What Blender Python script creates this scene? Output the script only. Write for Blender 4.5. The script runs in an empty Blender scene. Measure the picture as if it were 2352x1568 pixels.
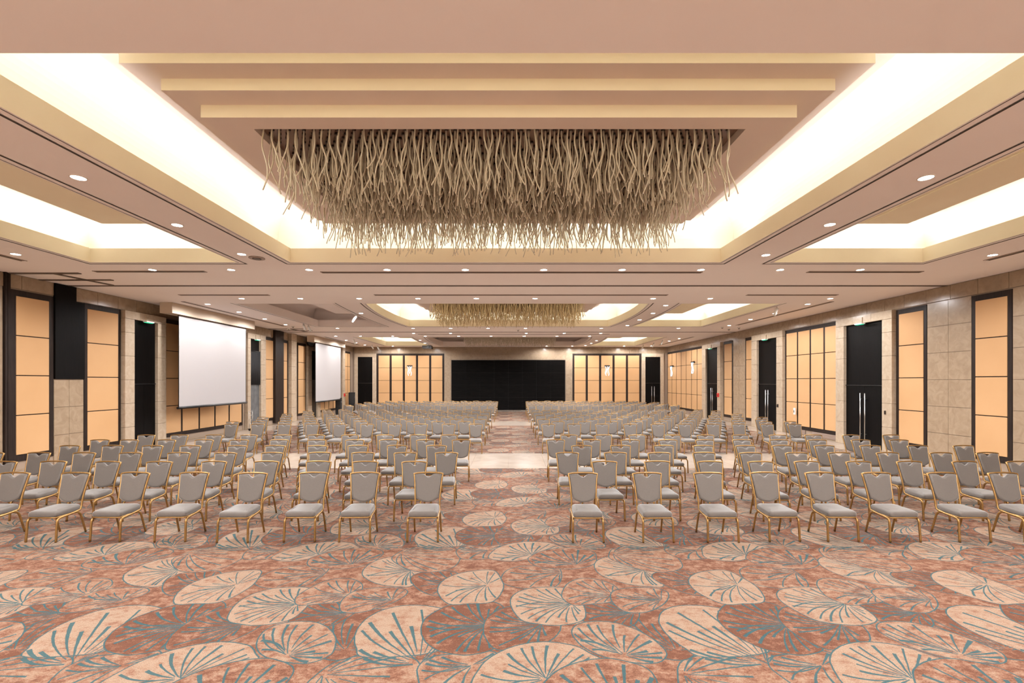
import bpy, bmesh, math, random
import numpy as np
from mathutils import Vector, Matrix
from mathutils.geometry import tessellate_polygon

sc = bpy.context.scene
COL = sc.collection
random.seed(7)

# ------------------------------------------------------------------ camera, world, exposure
F, CX, CY = 1063.0, 1176.0, 875.0          # focal length and vanishing point, in pixels of the 2352 x 1568 frame
H, CZ = 2.25, 4.90                         # eye height, ceiling height
XR, XL, YF, YB = 12.06, -12.35, 35.9, -3.0  # right, left, far and back walls
cd = bpy.data.cameras.new('camera')
cam = bpy.data.objects.new('camera', cd); COL.objects.link(cam)
cam.location = (0, 0, H); cam.rotation_euler = (math.pi/2, 0, 0)
cd.sensor_width = 36.0; cd.lens = 36.0*F/2352.0
cd.shift_y = (CY-784.0)/2352.0; cd.shift_x = 0.0
cd.clip_start = 0.05; cd.clip_end = 200
sc.camera = cam
w = bpy.data.worlds.new('world'); sc.world = w; w.use_nodes = True
w.node_tree.nodes['Background'].inputs[0].default_value = (1, .9, .8, 1)
w.node_tree.nodes['Background'].inputs[1].default_value = 0.05
sc.view_settings.view_transform = 'Standard'; sc.view_settings.look = 'None'
sc.view_settings.gamma = 1.0; sc.view_settings.use_curve_mapping = False
sc.view_settings.exposure = 0.36
try:
    sc.cycles.max_bounces = 7; sc.cycles.diffuse_bounces = 4; sc.cycles.glossy_bounces = 2
    sc.cycles.transmission_bounces = 4; sc.cycles.use_adaptive_sampling = True; sc.cycles.adaptive_threshold = .07; sc.cycles.adaptive_min_samples = 12; sc.cycles.use_denoising = True
    sc.cycles.caustics_reflective = False; sc.cycles.caustics_refractive = False
    sc.cycles.sample_clamp_indirect = 6.0
except Exception:
    pass
SPOT_W, COVE_W, SIDE_COVE_W = 46.0, 5.8, 3.6     # watts per downlight, per metre of light strip
SPOT_COL, COVE_COL = (.96, .975, 1.0), (.96, .98, 1.0)

# ------------------------------------------------------------------ helpers
def floor_at(px, py): z = F*H/(py-CY); return ((px-CX)*z/F, z)
def ceil_at(px, py): z = F*(CZ-H)/(CY-py); return ((px-CX)*z/F, z)
def srgb(r, g, b):
    def c(v):
        v /= 255.0
        return v/12.92 if v <= .04045 else ((v+.055)/1.055)**2.4
    return (c(r), c(g), c(b), 1)

class N:
    def __init__(s, name, rough=.5, metal=0, spec=.5):
        s.m = bpy.data.materials.new(name); s.m.use_nodes = True
        s.t = s.m.node_tree; s.b = s.t.nodes['Principled BSDF']
        s.b.inputs['Roughness'].default_value = rough; s.b.inputs['Metallic'].default_value = metal
        s.b.inputs['Specular IOR Level'].default_value = spec
    def n(s, typ, **kw):
        q = s.t.nodes.new(typ)
        for k, v in kw.items():
            if k.startswith('_'): setattr(q, k[1:], v)
            else: q.inputs[k.replace('__', ' ')].default_value = v
        return q
    def l(s, a, ao, b, bi): s.t.links.new(a.outputs[ao], b.inputs[bi])
def plain(name, c, rough=.5, metal=0, spec=.5):
    q = N(name, rough, metal, spec); q.b.inputs['Base Color'].default_value = c; return q.m
def noisy(name, c1, c2, scale=3, rough=.5, metal=0, spec=.5, stretch=(1, 1, 1), detail=6, bump=0, lo=.35, hi=.65, dist=0):
    q = N(name, rough, metal, spec)
    tc = q.n('ShaderNodeTexCoord'); mp = q.n('ShaderNodeMapping'); mp.inputs['Scale'].default_value = stretch
    nz = q.n('ShaderNodeTexNoise', Scale=scale, Detail=detail, Distortion=dist)
    geo = q.n('ShaderNodeNewGeometry')
    q.l(geo, 'Position', mp, 'Vector'); q.l(mp, 'Vector', nz, 'Vector')
    cr = q.n('ShaderNodeValToRGB'); cr.color_ramp.elements[0].position = lo; cr.color_ramp.elements[1].position = hi
    cr.color_ramp.elements[0].color = c1; cr.color_ramp.elements[1].color = c2
    q.l(nz, 'Fac', cr, 'Fac'); q.l(cr, 'Color', q.b, 'Base Color')
    if bump:
        bp = q.n('ShaderNodeBump', Strength=bump, Distance=.004); q.l(nz, 'Fac', bp, 'Height'); q.l(bp, 'Normal', q.b, 'Normal')
    return q.m
def emissive(name, c, s):
    q = N(name); q.b.inputs['Base Color'].default_value = c
    q.b.inputs['Emission Color'].default_value = c; q.b.inputs['Emission Strength'].default_value = s
    return q.m

def mesh_of(name, bm, mats):
    me = bpy.data.meshes.new(name); bm.to_mesh(me); bm.free()
    for m in (mats if isinstance(mats, (list, tuple)) else [mats]): me.materials.append(m)
    return me
def smooth(me, on=True):
    for p in me.polygons: p.use_smooth = on
    return me
def link(name, data, parent=None, loc=None, rz=0):
    o = bpy.data.objects.new(name, data); COL.objects.link(o)
    if parent is not None: o.parent = parent
    if loc is not None: o.location = loc
    if rz: o.rotation_euler = (0, 0, rz)
    return o
def tag(o, label=None, cat=None, group=None, kind=None):
    if label: o['label'] = label
    if cat: o['category'] = cat
    if group: o['group'] = group
    if kind: o['kind'] = kind
    return o
def thing(name, label, cat, loc=(0, 0, 0), rz=0, group=None):
    return tag(link(name, None, None, loc, rz), label, cat, group)
def box(bm, x0, x1, y0, y1, z0, z1, mi=0):
    if x0 > x1: x0, x1 = x1, x0
    if y0 > y1: y0, y1 = y1, y0
    if z0 > z1: z0, z1 = z1, z0
    v = [bm.verts.new(p) for p in ((x0, y0, z0), (x1, y0, z0), (x1, y1, z0), (x0, y1, z0), (x0, y0, z1), (x1, y0, z1), (x1, y1, z1), (x0, y1, z1))]
    for q in ((3, 2, 1, 0), (4, 5, 6, 7), (0, 1, 5, 4), (1, 2, 6, 5), (2, 3, 7, 6), (3, 0, 4, 7)):
        f = bm.faces.new([v[i] for i in q]); f.material_index = mi
def boxo(name, mat, parent, *b, bevel=0, loc=None):
    bm = bmesh.new(); box(bm, *b)
    if bevel: bmesh.ops.bevel(bm, geom=bm.edges[:], offset=bevel, segments=2, affect='EDGES')
    return link(name, mesh_of(name, bm, mat), parent, loc)
def catmull(pts, k=4):
    P = [Vector(p) for p in pts]; out = []
    for i in range(len(P)-1):
        a = P[i-1] if i else P[0]*2-P[1]; b, c = P[i], P[i+1]; d = P[i+2] if i+2 < len(P) else P[-1]*2-P[-2]
        for j in range(k):
            t = j/k
            out.append(.5*((2*b)+(c-a)*t+(2*a-5*b+4*c-d)*t*t+(3*b-a-3*c+d)*t**3))
    out.append(P[-1]); return out
def tube(bm, pts, r, n=8, closed=False, mi=0, rx=None, cap=True):
    P = [Vector(p) for p in pts]; m = len(P); rings = []
    up = None
    for i, p in enumerate(P):
        if closed: t = (P[(i+1) % m]-P[i-1])
        else: t = P[min(i+1, m-1)]-P[max(i-1, 0)]
        t.normalize()
        if up is None:
            up = Vector((1, 0, 0)) if abs(t.x) < .8 else Vector((0, 0, 1))
        s = t.cross(up)
        if s.length < 1e-5: s = t.orthogonal()
        s.normalize(); up = s.cross(t).normalized()
        rr = r[i] if isinstance(r, (list, tuple)) else r
        rings.append([bm.verts.new(p+(math.cos(2*math.pi*k/n+math.pi/n)*s*(rx or rr))+(math.sin(2*math.pi*k/n+math.pi/n)*up*rr)) for k in range(n)])
    L = m if closed else m-1
    for i in range(L):
        a, b = rings[i], rings[(i+1) % m]
        for k in range(n):
            f = bm.faces.new((a[k], a[(k+1) % n], b[(k+1) % n], b[k])); f.material_index = mi; f.smooth = True
    if not closed and cap:
        f = bm.faces.new(rings[0][::-1]); f.material_index = mi; f = bm.faces.new(rings[-1]); f.material_index = mi
def ring_between(bm, A, B, za, zb, mi=0):
    """band of quads between two outlines of equal length"""
    a = [bm.verts.new((p[0], p[1], za)) for p in A]; b = [bm.verts.new((p[0], p[1], zb)) for p in B]; n = len(A)
    for i in range(n):
        f = bm.faces.new((a[i], a[(i+1) % n], b[(i+1) % n], b[i])); f.material_index = mi
def fill_holes(bm, outer, holes, z, mi=0):
    loops = [[Vector((p[0], p[1], 0)) for p in outer]]+[[Vector((p[0], p[1], 0)) for p in h] for h in holes]
    allp = [p for l in loops for p in l]; tris = tessellate_polygon(loops)
    vs = [bm.verts.new((p.x, p.y, z)) for p in allp]
    for t in tris:
        try: f = bm.faces.new([vs[i] for i in t]); f.material_index = mi
        except ValueError: pass
ORD = ['first', 'second', 'third', 'fourth', 'fifth', 'sixth', 'seventh', 'eighth', 'ninth', 'tenth', 'eleventh', 'twelfth', 'thirteenth', 'fourteenth', 'fifteenth']

# ------------------------------------------------------------------ materials
M = {}
M['ceiling'] = noisy('ceiling_paint', (.89, .80, .76, 1), (.91, .83, .79, 1), .6, .75, lo=.3, hi=.7)
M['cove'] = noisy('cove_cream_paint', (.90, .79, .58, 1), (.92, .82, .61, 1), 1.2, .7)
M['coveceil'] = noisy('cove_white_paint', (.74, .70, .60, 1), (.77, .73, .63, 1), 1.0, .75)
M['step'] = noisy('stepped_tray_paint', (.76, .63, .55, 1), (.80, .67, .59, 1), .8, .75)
M['edge'] = plain('tray_edge_lit_cream', (.95, .84, .62, 1), .7)  # cream tone lifted to carry the cove light on the upright faces
M['gap'] = plain('shadow_gap_dark', (.05, .035, .025, 1), .7)
M['vent'] = plain('vent_brown_metal', (.12, .085, .065, 1), .5)
M['marble'] = noisy('beige_marble', (.285, .203, .132, 1), (.365, .270, .182, 1), 4.5, .22, detail=12, lo=.3, hi=.7, dist=1.2)
M['marble2'] = noisy('cream_marble', (.40, .305, .215, 1), (.48, .38, .28, 1), 5, .2, detail=12, lo=.3, hi=.7, dist=1.5)
M['floormarble'] = noisy('floor_marble', (.42, .335, .265, 1), (.49, .40, .325, 1), 1.6, .18, detail=10, dist=1)
M['grout'] = plain('joint_brown', (.30, .22, .16, 1), .8)
M['wood'] = noisy('dark_wenge_wood', (.002, .0015, .0013, 1), (.005, .0035, .003, 1), 3, .5, spec=.08, stretch=(14, 14, .8), lo=.3, hi=.7)
M['woodframe'] = noisy('dark_frame_wood', (.018, .011, .009, 1), (.030, .019, .014, 1), 3, .45, spec=.15, stretch=(10, 10, .8))
M['black'] = plain('black_satin', (.008, .007, .007, 1), .35)
M['blackcloth'] = noisy('black_cloth', (.006, .005, .005, 1), (.014, .012, .012, 1), 40, .8)
q = N('peach_wall_fabric', .8)
geo = q.n('ShaderNodeNewGeometry'); nz = q.n('ShaderNodeTexNoise', Scale=.8, Detail=4)
nf = q.n('ShaderNodeTexNoise', Scale=160, Detail=2)
cr = q.n('ShaderNodeValToRGB'); cr.color_ramp.elements[0].position = .3; cr.color_ramp.elements[1].position = .7
cr.color_ramp.elements[0].color = (.52, .295, .132, 1); cr.color_ramp.elements[1].color = (.56, .325, .152, 1)
bp = q.n('ShaderNodeBump', Strength=.15, Distance=.002)
q.l(geo, 'Position', nz, 'Vector'); q.l(geo, 'Position', nf, 'Vector'); q.l(nz, 'Fac', cr, 'Fac')
q.l(cr, 'Color', q.b, 'Base Color'); q.l(nf, 'Fac', bp, 'Height'); q.l(bp, 'Normal', q.b, 'Normal'); M['fabric'] = q.m
M['screen'] = plain('projection_screen_white', (.41, .375, .365, 1), .85)
M['cream'] = noisy('bounce_wall_cream_paint', (.78, .68, .57, 1), (.82, .72, .61, 1), 2, .7)  # paint of the unseen wall behind, made pale to bounce light forward
M['housing'] = noisy('screen_housing_paint', (.52, .41, .31, 1), (.56, .45, .34, 1), 2, .75)
M['led'] = noisy('led_screen_black', (.002, .0018, .0016, 1), (.006, .0045, .004, 1), 2, .5, spec=.05, stretch=(1, 1, 12))
M['steel'] = plain('brushed_steel', (.62, .60, .57, 1), .28, 1)
M['greymetal'] = noisy('grey_metal_door', (.09, .09, .09, 1), (.13, .13, .13, 1), 4, .5)
M['grille'] = plain('grille_brown_metal', (.36, .27, .22, 1), .45, .3)
M['white'] = plain('white_plastic', (.8, .78, .74, 1), .4)
M['red'] = plain('red_alarm_box', (.55, .02, .02, 1), .4)
M['lamp'] = emissive('downlight_lamp', (1, .96, .9, 1), 60)
M['trim'] = plain('downlight_white_trim', (.85, .78, .72, 1), .4)
M['strip'] = emissive('led_strip', (1, .97, .92, 1), 6)
M['green'] = emissive('green_exit_light', (.03, .6, .3, 1), 1.3)
M['sconce'] = emissive('sconce_glass_glow', (.42, .74, 1, 1), 1.7)
M['gold'] = noisy('brushed_gold_metal', (.33, .185, .062, 1), (.39, .225, .08, 1), 20, .34, .75, bump=.02)
M['cloth'] = noisy('grey_seat_fabric', (.125, .104, .088, 1), (.136, .114, .097, 1), 90, .6, bump=.04)
M['cloth'].node_tree.nodes['Principled BSDF'].inputs['Sheen Weight'].default_value = .6
M['cloth'].node_tree.nodes['Principled BSDF'].inputs['Sheen Roughness'].default_value = .4
q = N('champagne_glass_rod', .12, 0, .9); q.b.inputs['Base Color'].default_value = (1.0, .89, .68, 1)
q.b.inputs['Coat Weight'].default_value = .6; q.b.inputs['Transmission Weight'].default_value = .45; q.b.inputs['IOR'].default_value = 1.42; M['rod'] = q.m
q = N('lit_gold_glass_rod', .15, 0, .8); q.b.inputs['Base Color'].default_value = (1.0, .80, .46, 1)
q.b.inputs['Transmission Weight'].default_value = .3; q.b.inputs['IOR'].default_value = 1.35; M['rod_lit_gold'] = q.m  # gold tint put into the glass for the light on the second chandelier
M['cap'] = plain('rod_cap_dark_bronze', (.06, .04, .03, 1), .4, .6)
M['mirror'] = noisy('bronze_mirror_panel', (.26, .16, .115, 1), (.31, .20, .145, 1), 2, .25, .35)

# ------------------------------------------------------------------ carpet pattern drawn in numpy
TX, TY = 2.77, 2.50
def carpet_material():
    W, Ht = 1662, 1500
    tone = np.full((Ht, W), .28, np.float32); teal = np.zeros((Ht, W), np.float32)
    def z2f(p): return floor_at(780+.3401*p[0], 1200+.3401*p[1])
    def fill(poly, fn):
        P = np.array(poly, float)
        for ox in (-2, -1, 0, 1, 2):
            for oy in (-3, -2, -1, 0, 1):
                X = (P[:, 0]+ox*TX)/TX*W; Y = (P[:, 1]+oy*TY)/TY*Ht
                x0, x1 = int(max(0, X.min())), int(min(W, X.max()+2)); y0, y1 = int(max(0, Y.min())), int(min(Ht, Y.max()+2))
                if x0 >= x1 or y0 >= y1: continue
                xs = np.arange(x0, x1)+.5; ys = (np.arange(y0, y1)+.5)[:, None]
                ins = np.zeros((y1-y0, x1-x0), bool); n = len(X)
                for i in range(n):
                    j = (i+1) % n
                    if Y[i] == Y[j]: continue
                    c = (Y[i] > ys) != (Y[j] > ys)
                    xi = (X[j]-X[i])*(ys-Y[i])/(Y[j]-Y[i])+X[i]
                    ins ^= c & (xs < xi)
                fn(slice(y0, y1), slice(x0, x1), ins)
    def stroke(pts, w0, w1):
        pts = [np.array(p) for p in pts]; L, R = [], []
        for i, p in enumerate(pts):
            t = pts[min(i+1, len(pts)-1)]-pts[max(i-1, 0)]; t = t/(np.linalg.norm(t)+1e-9); nn = np.array((-t[1], t[0]))
            wd = w0+(w1-w0)*i/(len(pts)-1); L.append(p+nn*wd); R.append(p-nn*wd)
        def fn(a, b, m): teal[a, b][m] = 1
        fill([tuple(p) for p in L+R[::-1]], fn)
    def smoothp(P):
        o = []; n = len(P)
        for i in range(n):
            a, b, c, d = P[i-1], P[i], P[(i+1) % n], P[(i+2) % n]
            for j in range(4):
                t = j/4
                o.append(tuple(.5*((2*b[k])+(c[k]-a[k])*t+(2*a[k]-5*b[k]+4*c[k]-d[k])*t*t+(3*b[k]-a[k]-3*c[k]+d[k])*t**3) for k in (0, 1)))
        return o
    rnd = random.Random(3)
    # shells: tone, pivot, outline, number of rays, ray width
    S = [
     (.86, (485, 320), [(158, 350), (195, 285), (280, 245), (400, 225), (520, 250), (560, 330), (500, 420), (400, 430), (250, 408)], 18, .008),
     (.12, (820, 420), [(482, 380), (530, 340), (640, 325), (780, 330), (860, 400), (800, 470), (650, 490), (540, 450)], 14, .007),
     (.48, (420, 205), [(358, 250), (395, 205), (470, 172), (600, 158), (760, 165), (812, 200), (815, 250), (760, 305), (620, 332), (480, 318)], 13, .010),
     (.45, (900, 960), [(530, 1010), (560, 940), (640, 900), (800, 880), (1000, 860), (1080, 900), (1000, 1000), (900, 1120), (600, 1140)], 12, .010),
     (.08, (2280, 860), [(1885, 680), (1960, 605), (2110, 580), (2260, 590), (2420, 640), (2450, 800), (2350, 920), (2150, 900), (1950, 820)], 14, .009),
     (.0, (1990, 610), [(1618, 610), (1650, 540), (1750, 510), (1900, 520), (2020, 580), (2000, 680), (1850, 720), (1680, 680)], 14, .008),
     (.88, (545, 950), [(185, 905), (120, 840), (108, 765), (150, 680), (240, 612), (350, 572), (480, 555), (620, 562), (720, 600), (700, 750), (650, 870)], 13, .013),
     (.02, (1000, 690), [(556, 710), (600, 630), (750, 552), (900, 525), (1040, 530), (1120, 580), (1130, 700), (1060, 840), (900, 887), (780, 885), (650, 852), (575, 785)], 17, .012),
     (.10, (1370, 680), [(1105, 575), (1010, 630), (975, 700), (990, 775), (1070, 855), (1250, 840), (1420, 800), (1500, 690), (1400, 570), (1230, 555)], 15, .010),
     (.4, (1500, 330), [(1100, 400), (1120, 330), (1210, 295), (1360, 290), (1480, 300), (1500, 380), (1430, 440), (1230, 440)], 10, .009),
     (.86, (1570, 545), [(1158, 550), (1180, 485), (1260, 447), (1380, 434), (1520, 440), (1620, 500), (1665, 600), (1640, 660), (1500, 690), (1350, 682), (1225, 650)], 20, .009),
     (.50, (1850, 485), [(1503, 480), (1540, 412), (1620, 376), (1740, 380), (1850, 418), (1890, 470), (1840, 530), (1720, 545), (1590, 556), (1520, 520)], 14, .007),
     (.42, (2175, 520), [(1833, 490), (1860, 455), (1960, 438), (2120, 438), (2220, 470), (2200, 540), (2080, 600), (1940, 600), (1855, 545)], 14, .007),
     (.88, (1400, 1050), [(900, 1120), (950, 980), (1030, 900), (1150, 842), (1300, 806), (1450, 804), (1600, 830), (1700, 880), (1760, 920), (1600, 945), (1450, 1010), (1350, 1130), (1150, 1180)], 18, .011),
     (.60, (1930, 892), [(1573, 745), (1600, 690), (1700, 664), (1850, 670), (1980, 708), (2100, 768), (2190, 845), (2212, 895), (2150, 942), (2000, 942), (1800, 905), (1650, 835)], 15, .013),
     (.35, (1950, 1250), [(1360, 1150), (1400, 1060), (1500, 980), (1650, 930), (1800, 912), (1920, 928), (2080, 980), (2150, 1080), (2150, 1250), (1900, 1350), (1500, 1300)], 13, .013),
     (.9, (1000, 415), [(668, 470), (690, 400), (780, 350), (900, 325), (1040, 320), (1090, 370), (1110, 440), (1040, 530), (880, 545), (740, 545)], 15, .008),
    ]
    for tn, pv, out, nr, rw in S:
        O = smoothp([z2f(p) for p in out]); P = np.array(z2f(pv))
        def base(a, b, m, tn=tn): tone[a, b][m] = tn; teal[a, b][m] = 0
        fill(O, base)
        n = len(O); nr = int(nr*1.15)
        for i in range(0, n): stroke([O[i], O[(i+1) % n]], .0062, .0062)
        for k in range(nr):
            u = (k+.5)/nr; i = int(u*n) % n
            R = np.array(O[i]); d = P-R; L = np.linalg.norm(d)
            if L < .22: continue
            st = .07+.05*rnd.random(); en = .80+.2*rnd.random()
            if rnd.random() < .25: st = .3+.15*rnd.random()
            side = (u-.5)*.65
            nn = np.array((-d[1], d[0]))
            pts = []
            for s in range(9):
                t = st+(en-st)*s/8; pts.append(R+d*t+nn*side*math.sin(math.pi*min(1, t*1.0))*.45*(1-.3*t))
            stroke(pts, rw*(.75+.7*rnd.random()), .004)
    img = bpy.data.images.new('carpet_print', W, Ht, float_buffer=False, is_data=True)
    px = np.zeros((Ht, W, 4), np.float32); px[..., 0] = tone; px[..., 1] = teal; px[..., 3] = 1
    img.pixels.foreach_set(px.ravel()); img.update(); img.pack()
    q = N('shell_pattern_carpet', .92, 0, .15)
    geo = q.n('ShaderNodeNewGeometry'); mp = q.n('ShaderNodeMapping'); mp.inputs['Scale'].default_value = (1/TX, 1/TY, 1)
    im = q.n('ShaderNodeTexImage', _image=img, _extension='REPEAT', _interpolation='Linear')
    wob = q.n('ShaderNodeTexNoise', Scale=14, Detail=3); vm = q.n('ShaderNodeVectorMath', _operation='SCALE'); vm.inputs['Scale'].default_value = .012
    va = q.n('ShaderNodeVectorMath', _operation='ADD')
    q.l(geo, 'Position', wob, 'Vector'); q.l(wob, 'Color', vm, 0); q.l(geo, 'Position', va, 0); q.l(vm, 0, va, 1)
    q.l(va, 0, mp, 'Vector'); q.l(mp, 'Vector', im, 'Vector')
    sep = q.n('ShaderNodeSeparateColor'); q.l(im, 'Color', sep, 'Color')
    nz = q.n('ShaderNodeTexNoise', Scale=9, Detail=12, Roughness=.82); mp2 = q.n('ShaderNodeMapping'); mp2.inputs['Scale'].default_value = (.8, 1.1, 1); q.l(geo, 'Position', mp2, 'Vector'); q.l(mp2, 'Vector', nz, 'Vector')
    m1 = q.n('ShaderNodeMath', _operation='MULTIPLY_ADD'); m1.inputs[1].default_value = 5.0; m1.inputs[2].default_value = -2.5; q.l(nz, 'Fac', m1, 0)
    ad = q.n('ShaderNodeMath', _operation='ADD'); q.l(m1, 0, ad, 0); q.l(sep, 'Red', ad, 1)
    cr = q.n('ShaderNodeValToRGB'); e = cr.color_ramp.elements
    e[0].position = 0; e[0].color = (.135, .055, .032, 1); e[1].position = 1; e[1].color = (.315, .215, .150, 1)
    a = e.new(.3); a.color = (.21, .098, .060, 1); a = e.new(.6); a.color = (.262, .150, .098, 1)
    q.l(ad, 0, cr, 'Fac')
    n2 = q.n('ShaderNodeTexNoise', Scale=120, Detail=3); q.l(geo, 'Position', n2, 'Vector')
    n3 = q.n('ShaderNodeMath', _operation='MULTIPLY_ADD'); n3.inputs[1].default_value = 1.5; n3.inputs[2].default_value = .2; q.l(n2, 'Fac', n3, 0)
    t2 = q.n('ShaderNodeMath', _operation='MULTIPLY', _use_clamp=True); q.l(sep, 'Green', t2, 0); q.l(n3, 0, t2, 1)
    mx = q.n('ShaderNodeMix', _data_type='RGBA'); mx.inputs[7].default_value = (.035, .090, .098, 1)
    q.l(t2, 0, mx, 0); q.l(cr, 'Color', mx, 6)
    br = q.n('ShaderNodeMath', _operation='MULTIPLY_ADD'); br.inputs[1].default_value = 1.1; br.inputs[2].default_value = .45; q.l(n2, 'Fac', br, 0)
    mm = q.n('ShaderNodeMix', _data_type='RGBA', _blend_type='MULTIPLY'); mm.inputs[0].default_value = 1
    q.l(mx, 2, mm, 6); q.l(br, 0, mm, 7); q.l(mm, 2, q.b, 'Base Color')
    bp = q.n('ShaderNodeBump', Strength=.5, Distance=.004); q.l(n2, 'Fac', bp, 'Height'); q.l(bp, 'Normal', q.b, 'Normal')
    return q.m
M['carpet'] = carpet_material()

# ------------------------------------------------------------------ floor
bm = bmesh.new(); box(bm, XL-.3, XR+.3, YB-.3, YF+.3, -.2, -.012)
floor = tag(link('floor', mesh_of('floor', bm, M['floormarble'])), 'cream polished marble floor slabs crossing and edging the carpeted ballroom', kind='structure')
CXL, CXR = -11.1, 10.9
bands = [(YB, 11.95), (14.45, 23.4), (25.9, 34.3)]
for (y0, y1), lab in zip(bands, ('rust and cream shell patterned carpet under the front block of chairs and foreground',
        'rust shell patterned carpet under the middle block of chairs, beyond the marble strip', 'rust shell patterned carpet under the farthest block of chairs, before the black wall')):
    bm = bmesh.new(); box(bm, CXL, CXR, y0, y1, -.011, 0.0)
    tag(link('carpet', mesh_of('carpet', bm, M['carpet'])), lab, 'carpet')
TILE = {}
def tilebox(sx, sy, sz, mat, key):
    k = (round(sx, 3), round(sy, 3), round(sz, 3), key)
    if k not in TILE:
        bm = bmesh.new(); box(bm, 0, sx, 0, sy, 0, sz); TILE[k] = mesh_of('tile', bm, mat)
    return TILE[k]
def floor_tiles(x0, x1, nx, y0, y1, ny):
    g = .004; dx = (x1-x0)/nx; dy = (y1-y0)/ny
    for i in range(nx):
        for j in range(ny):
            link('marble_tile', tilebox(dx-g, dy-g, .0118, M['floormarble'], 'f'), floor, (x0+i*dx, y0+j*dy, -.0119))
floor_tiles(CXL, CXR, 22, 11.954, 14.446, 2)
floor_tiles(CXL, CXR, 16, 23.404, 25.896, 2)
floor_tiles(XL, CXL, 1, 8.0, 34.3, 26); floor_tiles(CXR, XR, 1, 8.0, 34.3, 26)
floor_tiles(XL, XR, 20, 34.304, YF, 1)

# ------------------------------------------------------------------ ceiling with its coves
def outline(x0, x1, y0, y1, d=0, bl=0, br=0, n=12):
    """opening outline grown outward by d, long sides bowed outward by bl (left) and br (right)"""
    x0, x1, y0, y1 = x0-d, x1+d, y0-d, y1+d; P = []
    for i in range(n): t = i/n; P.append((x1+br*4*t*(1-t), y0+(y1-y0)*t))
    P.append((x1, y1))
    for i in range(n): t = i/n; P.append((x0-bl*4*t*(1-t), y1+(y0-y1)*t)) if i else P.append((x0, y1))
    P.append((x0, y0)); return P
DY = 12.1
cove_specs = []
for k in range(3):
    b = (0, .26, .22)[k]
    cove_specs.append(dict(kind='c', x0=-4.94+(0, -.05, -.2)[k], x1=4.65, y0=3.74+DY*k, y1=10.32+DY*k, bl=b, br=b, lit=k < 2, k=k))
    cove_specs.append(dict(kind='l', x0=-9.40, x1=-6.15, y0=3.74+DY*k, y1=10.32+DY*k, bl=0, br=0 if k == 0 else -.15, lit=k != 1, k=k))
    cove_specs.append(dict(kind='r', x0=5.82, x1=9.16, y0=3.74+DY*k, y1=10.32+DY*k, bl=0 if k == 0 else -.2, br=0, lit=True, k=k))
bm = bmesh.new()
fill_holes(bm, [(XL-.05, YB), (XR+.05, YB), (XR+.05, YF+.05), (XL-.05, YF+.05)], [outline(c['x0'], c['x1'], c['y0'], c['y1'], 0, c['bl'], c['br']) for c in cove_specs], CZ)
bmesh.ops.recalc_face_normals(bm, faces=bm.faces[:])
for f in bm.faces:
    if f.normal.z > 0: f.normal_flip()
ceiling = tag(link('ceiling', mesh_of('ceiling', bm, M['ceiling'])), 'pink beige flat ceiling with nine recessed light coves and stepped trays', kind='structure')

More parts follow.
